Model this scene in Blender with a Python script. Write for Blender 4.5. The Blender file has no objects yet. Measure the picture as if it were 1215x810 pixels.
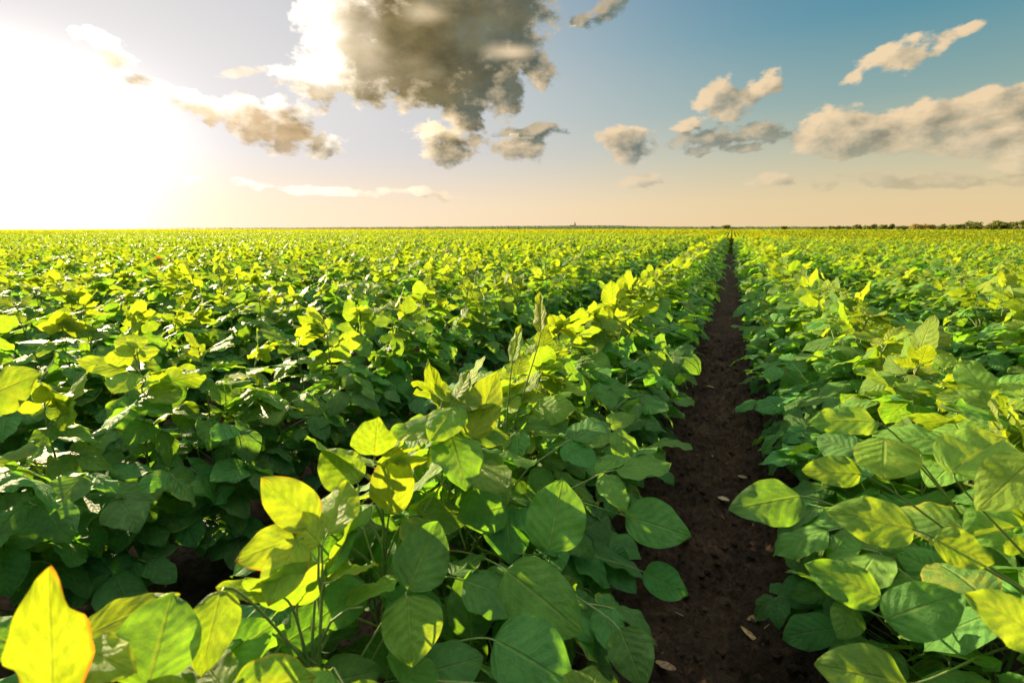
import bpy, math, random
import numpy as np
from mathutils import Vector, Matrix

# ------------------------------------------------------------------ camera
SC = bpy.context.scene
COL = SC.collection
CAM_H = 1.03
YAW, PITCH = math.radians(23.9), math.radians(13.0)
PW, PH, FPX = 1215.0, 810.0, 574.0
cam_data = bpy.data.cameras.new('camera')
cam = bpy.data.objects.new('camera', cam_data)
COL.objects.link(cam)
cam.location = (0.0, 0.0, CAM_H)
cam.rotation_euler = (math.radians(90) - PITCH, 0.0, YAW)
cam_data.sensor_width = 36.0
cam_data.lens = FPX / PW * 36.0
cam_data.clip_start = 0.02
cam_data.clip_end = 20000.0
cam_data.dof.use_dof = True
cam_data.dof.focus_distance = 1.3
cam_data.dof.aperture_fstop = 6.3
SC.camera = cam
CAM_R = np.array(cam.rotation_euler.to_matrix())

def ray(px, py):
    """unit world direction that leaves the viewpoint through a point of the photograph"""
    v = CAM_R @ np.array([(px - PW / 2) / FPX, (PH / 2 - py) / FPX, -1.0])
    return v / np.linalg.norm(v)

def azel(px, py):
    v = ray(px, py)
    return math.degrees(math.atan2(v[0], v[1])), math.degrees(math.asin(v[2]))

# ------------------------------------------------------------------ sun and sky
SUN_AZ, SUN_EL = -69.0, 13.0            # degrees from +Y towards +X, and above the horizon
sd = Vector((math.sin(math.radians(SUN_AZ)) * math.cos(math.radians(SUN_EL)),
             math.cos(math.radians(SUN_AZ)) * math.cos(math.radians(SUN_EL)),
             math.sin(math.radians(SUN_EL))))
sun_data = bpy.data.lights.new('sun', 'SUN')
sun_data.energy = 5.0
sun_data.angle = math.radians(0.6)
sun_data.color = (1.0, 0.80, 0.47)
sun = bpy.data.objects.new('sun', sun_data)
COL.objects.link(sun)
sun.rotation_euler = sd.to_track_quat('Z', 'Y').to_euler()

SC.view_settings.view_transform = 'Standard'
SC.view_settings.look = 'None'
SC.view_settings.gamma = 1.0
SC.view_settings.exposure = 1.8
SC.render.engine = 'CYCLES'
SC.cycles.use_denoising = True
SC.cycles.max_bounces = 7
SC.cycles.diffuse_bounces = 4
SC.cycles.glossy_bounces = 2
SC.cycles.transmission_bounces = 4
SC.cycles.sample_clamp_indirect = 6.0
SC.cycles.use_adaptive_sampling = True
SC.cycles.adaptive_threshold = 0.02

world = bpy.data.worlds.new("World")
SC.world = world
world.use_nodes = True

class NT:
    """small helper for writing node graphs"""
    def __init__(s, tree):
        s.t = tree
    def node(s, typ, **kw):
        n = s.t.nodes.new(typ)
        for k, v in kw.items():
            setattr(n, k, v)
        return n
    def put(s, sock, v):
        if isinstance(v, bpy.types.NodeSocket):
            s.t.links.new(v, sock)
        elif v is not None:
            if sock.type == 'RGBA' and isinstance(v, (int, float)):
                v = (v, v, v, 1)
            elif sock.type == 'RGBA' and len(v) == 3:
                v = tuple(v) + (1,)
            sock.default_value = v
    def math(s, op, a, b=None, c=None, clamp=False):
        n = s.node('ShaderNodeMath', operation=op, use_clamp=clamp)
        s.put(n.inputs[0], a); s.put(n.inputs[1], b); s.put(n.inputs[2], c)
        return n.outputs[0]
    def vmath(s, op, a, b=None, scale=None):
        n = s.node('ShaderNodeVectorMath', operation=op)
        s.put(n.inputs[0], a); s.put(n.inputs[1], b)
        if scale is not None: s.put(n.inputs['Scale'], scale)
        return n.outputs['Value'] if op in ('LENGTH', 'DOT_PRODUCT', 'DISTANCE') else n.outputs['Vector']
    def mix(s, f, a, b, blend='MIX'):
        n = s.node('ShaderNodeMix', data_type='RGBA', blend_type=blend)
        n.clamp_factor = True
        s.put(n.inputs[0], f); s.put(n.inputs[6], a); s.put(n.inputs[7], b)
        return n.outputs[2]
    def rng(s, v, a, b, c=0.0, d=1.0, typ='SMOOTHSTEP'):
        n = s.node('ShaderNodeMapRange', interpolation_type=typ)
        n.clamp = True if typ == 'LINEAR' else n.clamp
        s.put(n.inputs[0], v); s.put(n.inputs[1], a); s.put(n.inputs[2], b)
        s.put(n.inputs[3], c); s.put(n.inputs[4], d)
        return n.outputs[0]
    def noise(s, vec, scale, detail=4, rough=0.5, dist=0.0, col=False):
        n = s.node('ShaderNodeTexNoise')
        s.put(n.inputs['Vector'], vec); s.put(n.inputs['Scale'], scale)
        s.put(n.inputs['Detail'], detail); s.put(n.inputs['Roughness'], rough)
        s.put(n.inputs['Distortion'], dist)
        return n.outputs['Color'] if col else n.outputs['Fac']
    def ramp(s, f, stops, interp='LINEAR'):
        n = s.node('ShaderNodeValToRGB')
        cr = n.color_ramp
        cr.interpolation = interp
        while len(cr.elements) < len(stops):
            cr.elements.new(0.5)
        for e, (p, c) in zip(cr.elements, stops):
            e.position = p
            e.color = tuple(c) + (1,) if len(c) == 3 else c
        s.put(n.inputs[0], f)
        return n.outputs[0]
    def sep(s, v):
        n = s.node('ShaderNodeSeparateXYZ'); s.put(n.inputs[0], v)
        return n.outputs
    def comb(s, x, y, z=0.0):
        n = s.node('ShaderNodeCombineXYZ')
        s.put(n.inputs[0], x); s.put(n.inputs[1], y); s.put(n.inputs[2], z)
        return n.outputs[0]

def build_world():
    N = NT(world.node_tree)
    world.node_tree.nodes.clear()
    out = N.node('ShaderNodeOutputWorld')
    bg = N.node('ShaderNodeBackground')
    N.put(out.inputs[0], bg.outputs[0])
    sky = N.node('ShaderNodeTexSky', sky_type='NISHITA')
    sky.sun_disc = False
    sky.sun_elevation = math.radians(SUN_EL)
    sky.sun_rotation = math.radians(SUN_AZ)
    sky.air_density = 1.0
    sky.dust_density = 1.5
    sky.ozone_density = 1.5
    tc = N.node('ShaderNodeTexCoord')
    d = N.vmath('NORMALIZE', tc.outputs['Generated'])
    sx = N.sep(d)
    az = N.math('MULTIPLY', N.math('ARCTAN2', sx[0], sx[1]), 57.29578)
    el = N.math('MULTIPLY', N.math('ARCSINE', sx[2]), 57.29578)
    P = N.comb(az, el, 0.0)
    base = sky.outputs[0]
    # (radiances below are written for display and divided by the 0.1 strength of the Background)
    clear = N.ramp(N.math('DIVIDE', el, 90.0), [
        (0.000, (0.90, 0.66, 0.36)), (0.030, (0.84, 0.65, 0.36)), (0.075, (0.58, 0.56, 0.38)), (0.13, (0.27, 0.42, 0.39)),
        (0.20, (0.09, 0.30, 0.38)), (0.30, (0.015, 0.19, 0.37)), (0.42, (0.01, 0.16, 0.35)), (0.55, (0.60, 0.72, 0.84)), (0.75, (2.5, 2.5, 2.4)), (1.0, (3.0, 3.0, 2.9))])  # low stops are clear sky; bright overhead stops are added fill for shaded leaves
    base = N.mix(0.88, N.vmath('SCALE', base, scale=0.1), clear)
    # haze lit up round the low sun
    sunv = N.math('ARCCOSINE', N.vmath('DOT_PRODUCT', d, tuple(sd)))
    sang = N.math('MULTIPLY', sunv, 57.29578)
    # flattened distance from the sun: the bright haze lies low
    dx = N.math('SUBTRACT', az, SUN_AZ)
    dy = N.math('MULTIPLY', N.math('SUBTRACT', el, SUN_EL - 7), N.rng(el, 6.0, 20.0, 0.9, 1.75))
    fl = N.math('SQRT', N.math('ADD', N.math('MULTIPLY', dx, dx), N.math('MULTIPLY', dy, dy)))
    def gauss(sig, p=2.0):
        return N.math('POWER', 2.71828, N.math('MULTIPLY', N.math('POWER', N.math('DIVIDE', fl, sig), p), -1.0))
    f2 = gauss(58.0, 3.5)
    veil = N.mix(N.rng(el, 1.0, 9.0), N.mix(f2, base, (1.0, 0.80, 0.58)), N.mix(f2, base, (0.72, 0.69, 0.70)))
    amt = N.math('ADD', N.math('MULTIPLY', gauss(22.0), 0.25), N.math('MULTIPLY', gauss(9.0), 1.4))
    glow = N.vmath('SCALE', N.mix(N.rng(el, 0.5, 9.0), (1.0, 0.84, 0.62), (1.0, 0.95, 0.86)), scale=amt)
    skycol = N.vmath('ADD', veil, glow)
    final = skycol
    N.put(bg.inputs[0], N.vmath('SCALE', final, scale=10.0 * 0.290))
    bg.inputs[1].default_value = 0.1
build_world()
world.cycles.sampling_method = 'MANUAL'
world.cycles.sample_map_resolution = 512
# ------------------------------------------------------------------ clouds
# where each one stands in the sky: (px, py, half length, half height, tilt degrees, weight)
CLOUDS = [
    ('wide dark grey brown storm cloud reaching past the top of the picture', [(500, 40, 105, 75, 8, 1.35), (560, 20, 95, 80, -5, 1.35),
        (605, 55, 46, 42, -15, 1.05), (525, 92, 72, 36, -8, 1.15), (545, 132, 38, 20, 15, 0.95), (415, 20, 55, 60, 30, 0.95), (390, 70, 38, 40, 30, 0.75),
        (545, -35, 115, 55, 0, 1.3), (440, 70, 60, 50, 0, 1.05), (585, 100, 32, 42, 20, 1.0), (640, 90, 20, 14, 0, 0.62)]),
    ('small brown puff hanging at the lower left corner of the big dark cloud', [(372, 100, 42, 22, 5, 0.85)]),
    ('pale brown wisp inside the bright white glare', [(120, 60, 36, 15, 25, 0.62)]),
    ('tiny tan puff between the glare wisp and the double brown puff', [(172, 101, 27, 10, 15, 0.66), (224, 123, 26, 12, 15, 0.7)]),
    ('brown cumulus of two round lobes with bright rims below the glare', [(285, 140, 42, 20, 22, 0.82), (335, 150, 34, 30, -25, 0.95)]),
    ('tiny brown puff just right of the two lobed brown cumulus', [(385, 168, 24, 12, 0, 0.7)]),
    ('faint tan streak above the two lobed brown cumulus', [(292, 85, 26, 6, 0, 0.6)]),
    ('long thin tan streak low above the horizon', [(395, 225, 140, 5, 3, 0.56), (470, 229, 80, 5, 3, 0.56)]),
    ('dark flat wisp trailing right from the tip of the big dark cloud', [(625, 158, 48, 8, 2, 0.85)]),
    ('cream puff directly under the dark trailing wisp', [(612, 178, 34, 15, 0, 0.76)]),
    ('white ragged puff under the tip of the big dark cloud', [(527, 180, 32, 16, 0, 0.7), (530, 160, 40, 18, 0, 0.62)]),
    ('compact cream cumulus standing alone in the blue sky', [(742, 172, 36, 21, 0, 0.92)]),
    ('small pinkish puff low above the field', [(766, 215, 30, 9, -5, 0.68)]),
    ('bright cream cumulus with a loose wisp at its upper right', [(862, 119, 44, 22, -20, 0.9), (910, 100, 18, 22, 10, 0.66), (815, 146, 16, 7, -10, 0.6)]),
    ('long grey flat cloud under the bright cream cumulus', [(862, 161, 72, 13, -7, 0.92)]),
    ('small dark grey patch below the long grey flat cloud', [(825, 182, 20, 9, 0, 0.75)]),
    ('thin grey dash below the right end of the long flat cloud', [(885, 179, 27, 8, 0, 0.7)]),
    ('pink dash low over the fields', [(915, 215, 32, 8, 0, 0.66)]),
    ('slanting cream streak high in the blue sky', [(1060, 66, 58, 15, -18, 0.88), (1010, 90, 14, 8, -20, 0.55)]),
    ('thin slanting wisp beyond the upper end of the cream streak', [(1130, 48, 20, 9, -30, 0.55), (1157, 38, 17, 7, -30, 0.66)]),
    ('wide bank of cream topped cumulus with grey undersides', [(1000, 157, 72, 27, -6, 1.1), (1090, 150, 95, 25, -12, 1.0), (1180, 127, 85, 22, -14, 1.0),
        (1250, 105, 80, 24, -14, 1.0), (1160, 165, 100, 20, -6, 1.0)]),
    ('low cream puff beneath the end of the wide cloud bank', [(1200, 185, 46, 17, 0, 0.95), (1212, 200, 30, 12, 0, 0.85)]),
    ('faint long grey streak under the wide cloud bank', [(1100, 216, 150, 9, -2, 0.62)]),
    ('dark grey scrap in the blue right of the big dark cloud', [(718, 8, 26, 12, -5, 0.8), (694, 22, 18, 9, 0, 0.55)]),
]
SKY_R = 9000.0

def vnoise2(x, y, seed):
    """smooth value noise, 0..1"""
    xi = np.floor(x).astype(np.int64); yi = np.floor(y).astype(np.int64)
    fx = x - xi; fy = y - yi
    fx = fx * fx * (3 - 2 * fx); fy = fy * fy * (3 - 2 * fy)
    def h(a, b):
        v = (a * 374761393 + b * 668265263 + seed * 1442695041) & 0xffffffff
        v = ((v ^ (v >> 13)) * 1274126177) & 0xffffffff
        return ((v ^ (v >> 16)) & 0xffff) / 65535.0
    return ((h(xi, yi) * (1 - fx) + h(xi + 1, yi) * fx) * (1 - fy) + (h(xi, yi + 1) * (1 - fx) + h(xi + 1, yi + 1) * fx) * fy)

def fbm2(x, y, seed, octaves=4, gain=0.5):
    t = 0; a = 1.0; s = 0
    for o in range(octaves):
        t = t + a * vnoise2(x * 2 ** o + 17.3 * o, y * 2 ** o - 9.1 * o, seed + o); s += a; a *= gain
    return t / s

def set_attr(me, name, typ, dom, data):
    at = me.attributes.new(name, typ, dom)
    key = {'FLOAT': 'value', 'FLOAT_COLOR': 'color', 'FLOAT_VECTOR': 'vector', 'FLOAT2': 'vector'}[typ]
    at.data.foreach_set(key, np.ascontiguousarray(data, dtype=np.float32).ravel())

def mesh_from(name, V, F, smooth=True):
    """V (n,3); F (m,k) faces of one size"""
    me = bpy.data.meshes.new(name)
    V = np.ascontiguousarray(V, dtype=np.float32); F = np.ascontiguousarray(F, dtype=np.int32)
    me.vertices.add(len(V)); me.vertices.foreach_set('co', V.ravel())
    k = F.shape[1]
    me.loops.add(F.size); me.loops.foreach_set('vertex_index', F.ravel())
    me.polygons.add(len(F))
    me.polygons.foreach_set('loop_start', np.arange(0, F.size, k, dtype=np.int32))
    me.polygons.foreach_set('use_smooth', np.full(len(F), smooth))
    me.update(calc_edges=True)
    return me

def tag(o, label=None, cat=None, group=None, kind=None):
    if label: o['label'] = label
    if cat: o['category'] = cat
    if group: o['group'] = group
    if kind: o['kind'] = kind
    return o

def link(name, data, parent=None):
    o = bpy.data.objects.new(name, data)
    COL.objects.link(o)
    o.parent = parent
    return o

def mat(name):
    m = bpy.data.materials.new(name)
    m.use_nodes = True
    m.node_tree.nodes.clear()
    N = NT(m.node_tree)
    return m, N, N.node('ShaderNodeOutputMaterial')

def cloud_material():
    m, N, out = mat('cloud_vapour')
    P = N.node('ShaderNodeAttribute', attribute_name='sky_place').outputs['Vector']
    env = N.node('ShaderNodeAttribute', attribute_name='envelope').outputs['Fac']
    env2 = N.node('ShaderNodeAttribute', attribute_name='envelope_sun').outputs['Fac']
    def field(vec, e, det):
        n1 = N.noise(N.vmath('MULTIPLY', vec, (0.40, 0.62, 1)), 1.0, det, 0.60, 0.10)
        return N.math('MULTIPLY_ADD', n1, 2.5, N.math('ADD', e, -1.25))
    sx = N.sep(P)
    az, el = sx[0], sx[1]
    tosun = N.vmath('NORMALIZE', N.vmath('SUBTRACT', (SUN_AZ, SUN_EL + 22.0, 0.0), P))
    D0 = field(P, env, 12)
    D1 = field(N.vmath('ADD', P, N.vmath('SCALE', tosun, scale=1.5)), env2, 6)
    alpha = N.rng(D0, -0.08, 0.40)
    soft = N.noise(N.vmath('MULTIPLY', P, (0.16, 0.26, 1)), 1.0, 6, 0.6, 0.4)
    near = N.rng(N.math('ADD', az, N.math('MULTIPLY_ADD', soft, 26.0, -13.0)), -62.0, 12.0, 1.0, 0.0, 'LINEAR')
    tone = N.node('ShaderNodeAttribute', attribute_name='tone').outputs['Fac']
    lit = N.math('ADD', N.math('MULTIPLY', N.math('SUBTRACT', D0, D1), 0.85),
                 N.math('MULTIPLY_ADD', D0, N.math('MULTIPLY_ADD', near, -0.9, -0.35), 0.70), clamp=True)
    shadow = N.ramp(near, [(0.0, (0.30, 0.28, 0.20)), (0.30, (0.17, 0.21, 0.19)), (0.42, (0.11, 0.14, 0.12)), (0.56, (0.13, 0.12, 0.07)),
                           (0.66, (0.20, 0.155, 0.065)), (0.74, (0.24, 0.18, 0.08)), (0.80, (0.50, 0.36, 0.20)), (0.88, (0.62, 0.46, 0.28)), (1.0, (0.85, 0.70, 0.50))])
    litc = N.ramp(near, [(0.0, (0.92, 0.70, 0.44)), (0.35, (0.95, 0.72, 0.46)), (0.60, (1.0, 0.78, 0.50)), (0.75, (1.0, 0.90, 0.75)), (1.0, (1, 1, 1))])
    big = N.noise(N.vmath('MULTIPLY', P, (0.12, 0.22, 1)), 1.0, 7, 0.6, 0.25)
    lit = N.math('ADD', lit, N.math('MULTIPLY_ADD', big, 0.9, -0.46))
    lit = N.math('ADD', lit, N.math('MULTIPLY', N.math('MULTIPLY', N.rng(near, 0.68, 0.82), N.rng(el, 14.0, 20.0)), 0.85))
    lit = N.math('ADD', lit, tone, clamp=True)
    lit2 = N.rng(lit, 0.0, 1.1, 0.0, 1.0, 'LINEAR')
    shadow = N.vmath('SCALE', shadow, scale=N.math('MULTIPLY_ADD', N.noise(N.vmath('MULTIPLY', P, (0.20, 0.32, 1)), 1.0, 8, 0.56, 0.15), 2.2, 0.05))
    ccol = N.mix(lit2, shadow, litc)
    ccol = N.vmath('SCALE', ccol, scale=N.math('MULTIPLY_ADD', N.math('MULTIPLY', lit2, N.rng(near, 0.45, 0.75)), 0.7, 1.0))
    alpha = N.math('MULTIPLY', alpha, N.rng(el, 2.0, 10.0, 0.35, 1.0))
    em = N.node('ShaderNodeEmission'); N.put(em.inputs[0], N.vmath('SCALE', ccol, scale=0.290))
    tr = N.node('ShaderNodeBsdfTransparent')
    mx = N.node('ShaderNodeMixShader')
    N.put(mx.inputs[0], alpha); N.put(mx.inputs[1], tr.outputs[0]); N.put(mx.inputs[2], em.outputs[0])
    N.put(out.inputs[0], mx.outputs[0])
    m.cycles.emission_sampling = 'NONE'
    return m

def ellipse_to_sky(px, py, a, b, ang):
    c = azel(px, py)
    t = math.radians(ang)
    e1 = azel(px + a * math.cos(t), py + a * math.sin(t))
    e2 = azel(px - b * math.sin(t), py + b * math.cos(t))
    v1 = (e1[0] - c[0], e1[1] - c[1]); v2 = (e2[0] - c[0], e2[1] - c[1])
    return c, math.hypot(*v1), math.hypot(*v2), math.atan2(v1[1], v1[0])

def build_clouds():
    step = 0.35
    A = np.arange(-76, 34, step); E = np.arange(0.8, 44, step)
    AA, EE = np.meshgrid(A, E, indexing='ij')
    def envelope(a, e):
        wa = (fbm2(a * 0.3, e * 0.42, 5, 3) - 0.5) * 3.0
        we = (fbm2(a * 0.3 + 40, e * 0.42, 9, 3) - 0.5) * 2.0
        a = a + wa; e = e + we
        vals = []
        for lab, els in CLOUDS:
            best = np.full(a.shape, -3.0)
            for (px, py, ra_, rb_, ang, wt) in els:
                c, ra, rb, rot = ellipse_to_sky(px, py, ra_, rb_, ang)
                u = (a - c[0]) * math.cos(rot) + (e - c[1]) * math.sin(rot)
                v = -(a - c[0]) * math.sin(rot) + (e - c[1]) * math.cos(rot)
                l = np.sqrt((u / (ra * 1.12)) ** 2 + (v / (rb * 1.12)) ** 2)
                best = np.maximum(best, wt * (1 - l ** 1.5))
            vals.append(best)
        return np.array(vals)
    ev = envelope(AA, EE)
    env = ev.max(0); own = ev.argmax(0)
    ta = SUN_AZ - AA; te = SUN_EL + 22.0 - EE
    tl = np.sqrt(ta ** 2 + te ** 2) + 1e-6
    env2 = envelope(AA + ta / tl * 1.5, EE + te / tl * 1.5).max(0)
    a, e = np.radians(AA), np.radians(EE)
    V = np.stack([np.sin(a) * np.cos(e), np.cos(a) * np.cos(e), np.sin(e)], -1) * SKY_R
    V[..., 2] += CAM_H
    nA, nE = AA.shape
    idx = np.arange(nA * nE).reshape(nA, nE)
    F = np.stack([idx[:-1, :-1], idx[1:, :-1], idx[1:, 1:], idx[:-1, 1:]], -1).reshape(-1, 4)
    fo = own[:-1, :-1].ravel()
    keep = np.maximum(np.maximum(env[:-1, :-1], env[1:, :-1]), np.maximum(env[1:, 1:], env[:-1, 1:])).ravel() > -0.50
    m = cloud_material()
    Vf = V.reshape(-1, 3)
    for k, (lab, els) in enumerate(CLOUDS):
        fk = F[keep & (fo == k)]
        if not len(fk): continue
        u, inv = np.unique(fk, return_inverse=True)
        me = mesh_from('cloud', Vf[u], inv.reshape(-1, 4))
        set_attr(me, 'sky_place', 'FLOAT_VECTOR', 'POINT', np.stack([AA.ravel()[u], EE.ravel()[u], 0 * u], -1))
        set_attr(me, 'envelope', 'FLOAT', 'POINT', env.ravel()[u])
        set_attr(me, 'envelope_sun', 'FLOAT', 'POINT', env2.ravel()[u])
        tn = -0.45 if lab.startswith(('long grey', 'small dark', 'thin grey', 'dark', 'faint')) else 0.0
        tone = np.full(len(u), tn)
        for (bx, by, ba, bb, amt) in ((382, 25, 42, 60, 0.85), (380, 85, 34, 30, 0.7), (606, 62, 26, 8, 0.9), (510, 150, 36, 12, 0.8), (505, 15, 22, 12, 0.5), (440, 60, 20, 30, 0.35)):
            c, ra, rb, rot = ellipse_to_sky(bx, by, ba, bb, 0)      # thin sunlit billows
            tone = tone + amt * np.exp(-(((AA.ravel()[u] - c[0]) / ra) ** 2 + ((EE.ravel()[u] - c[1]) / rb) ** 2))
        set_attr(me, 'tone', 'FLOAT', 'POINT', tone)
        me.materials.append(m)
        tag(link('cloud', me), lab, 'cloud', 'clouds in the evening sky')
build_clouds()
# ------------------------------------------------------------------ lie of the land
ROW_A, ROW_B = -0.435, 0.485          # crop rows either side of the bare furrow
ROW_GAP = 0.90
def row_x(k):
    """k = -1, -2 ... rows to the left of the furrow, 1, 2 ... to the right"""
    return ROW_A + (k + 1) * ROW_GAP if k < 0 else ROW_B + (k - 1) * ROW_GAP

def smooth(t):
    t = np.clip(t, 0, 1)
    return t * t * (3 - 2 * t)

def edge_dist(az):
    """how far the level top of the field reaches before the ground dips, per direction (degrees)"""
    return np.interp(az, [-90, -66, -45, -25, -8, 0, 10, 25, 60], [80, 70, 52, 38, 28, 23, 16, 12.5, 10])

def land(x, y):
    """height of the ground"""
    x = np.asarray(x, float); y = np.asarray(y, float)
    r = np.hypot(x, y) + 1e-6
    az = np.degrees(np.arctan2(x, y))
    az = np.clip(np.where(y < 0, np.sign(x) * 90, az), -90, 90)
    r0 = edge_dist(az)
    dip = np.interp(az, [-90, -50, -20, 0, 20, 60], [-0.25, -0.35, -0.75, -1.15, -1.35, -1.4])
    crest = np.interp(az, [-90, -60, -40, -20, -8, 0, 12, 40, 60], [0.35, 0.35, 0.45, 0.55, 0.6, 0.5, 0.4, 0.4, 0.4])
    t1 = smooth((r - r0) / (r0 * 1.3 + 20))
    t2 = smooth((r - 90) / 260.0)
    z = dip * t1 + (crest - dip) * t2
    z = z - 26 * smooth((r - 520) / 5200.0)
    amp = smooth((r - 15) / 80) * (1 - 0.6 * smooth((r - 200) / 300))
    z = z + (fbm2(x / 70, y / 70, 21, 3) - 0.5) * 0.25 * amp
    return z

def graded(lo, hi, fine_lo, fine_hi, step, grow):
    a = list(np.arange(fine_lo, fine_hi + 1e-6, step))
    s = step; v = a[-1]; up = []
    while v < hi:
        s *= grow; v += s; up.append(v)
    s = step; v = a[0]; dn = []
    while v > lo:
        s *= grow; v -= s; dn.append(v)
    return np.array(dn[::-1] + a + up)

def soil_material():
    m, N, out = mat('dark_crumbly_soil')
    pos = N.node('ShaderNodeNewGeometry').outputs['Position']
    n_big = N.noise(pos, 6.0, 4, 0.6)
    n_mid = N.noise(pos, 46.0, 8, 0.72)
    n_fin = N.noise(pos, 190.0, 4, 0.7)
    col = N.ramp(N.math('MULTIPLY_ADD', n_mid, 0.6, N.math('MULTIPLY', n_big, 0.4)), [
        (0.36, (0.007, 0.0045, 0.003)), (0.48, (0.046, 0.028, 0.015)), (0.60, (0.092, 0.058, 0.032)), (0.74, (0.16, 0.11, 0.068))])
    # small pale straw flecks
    vor = N.node('ShaderNodeTexVoronoi'); N.put(vor.inputs['Vector'], pos); N.put(vor.inputs['Scale'], 34.0)
    fl = N.math('MULTIPLY', N.rng(vor.outputs['Distance'], 0.14, 0.08), N.rng(N.noise(pos, 17.0, 2), 0.60, 0.66))
    col = N.mix(fl, col, (0.20, 0.14, 0.075))
    bs = N.node('ShaderNodeBsdfPrincipled')
    N.put(bs.inputs['Base Color'], col); bs.inputs['Roughness'].default_value = 0.92
    bs.inputs['Specular IOR Level'].default_value = 0.25
    b = N.node('ShaderNodeBump'); b.inputs['Strength'].default_value = 1.0; b.inputs['Distance'].default_value = 0.022
    N.put(b.inputs['Height'], N.math('ADD', n_mid, N.math('MULTIPLY', n_fin, 0.35)))
    N.put(bs.inputs['Normal'], b.outputs[0])
    N.put(out.inputs[0], bs.outputs[0])
    return m

def build_ground():
    X = graded(-6500, 6500, -0.6, 0.75, 0.012, 1.045)
    Y = graded(-60, 7000, 0.2, 2.6, 0.012, 1.035)
    XX, YY = np.meshgrid(X, Y, indexing='ij')
    Z = land(XX, YY)
    # crumbs, clods and the slight hollow between rows
    near = np.exp(-(np.hypot(XX, YY) / 9.0) ** 2)
    clod = (fbm2(XX * 26, YY * 26, 3, 3, 0.6) - 0.5) * 0.085 + (fbm2(XX * 7, YY * 7, 8, 3) - 0.5) * 0.035
    cc = vnoise2(XX * 48, YY * 48, 77); clod += np.maximum(cc - 0.55, 0) * 0.07
    rowp = np.cos((XX - ROW_A) / 0.86 * 2 * np.pi) * 0.018
    Z = Z + clod * near + rowp * np.exp(-(np.hypot(XX, YY) / 30.0) ** 2)
    nx, ny = XX.shape
    idx = np.arange(nx * ny).reshape(nx, ny)
    F = np.stack([idx[:-1, :-1], idx[1:, :-1], idx[1:, 1:], idx[:-1, 1:]], -1).reshape(-1, 4)
    me = mesh_from('soil_ground', np.stack([XX, YY, Z], -1).reshape(-1, 3), F)
    me.materials.append(soil_material())
    tag(link('soil_ground', me), kind='structure')
build_ground()
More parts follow.
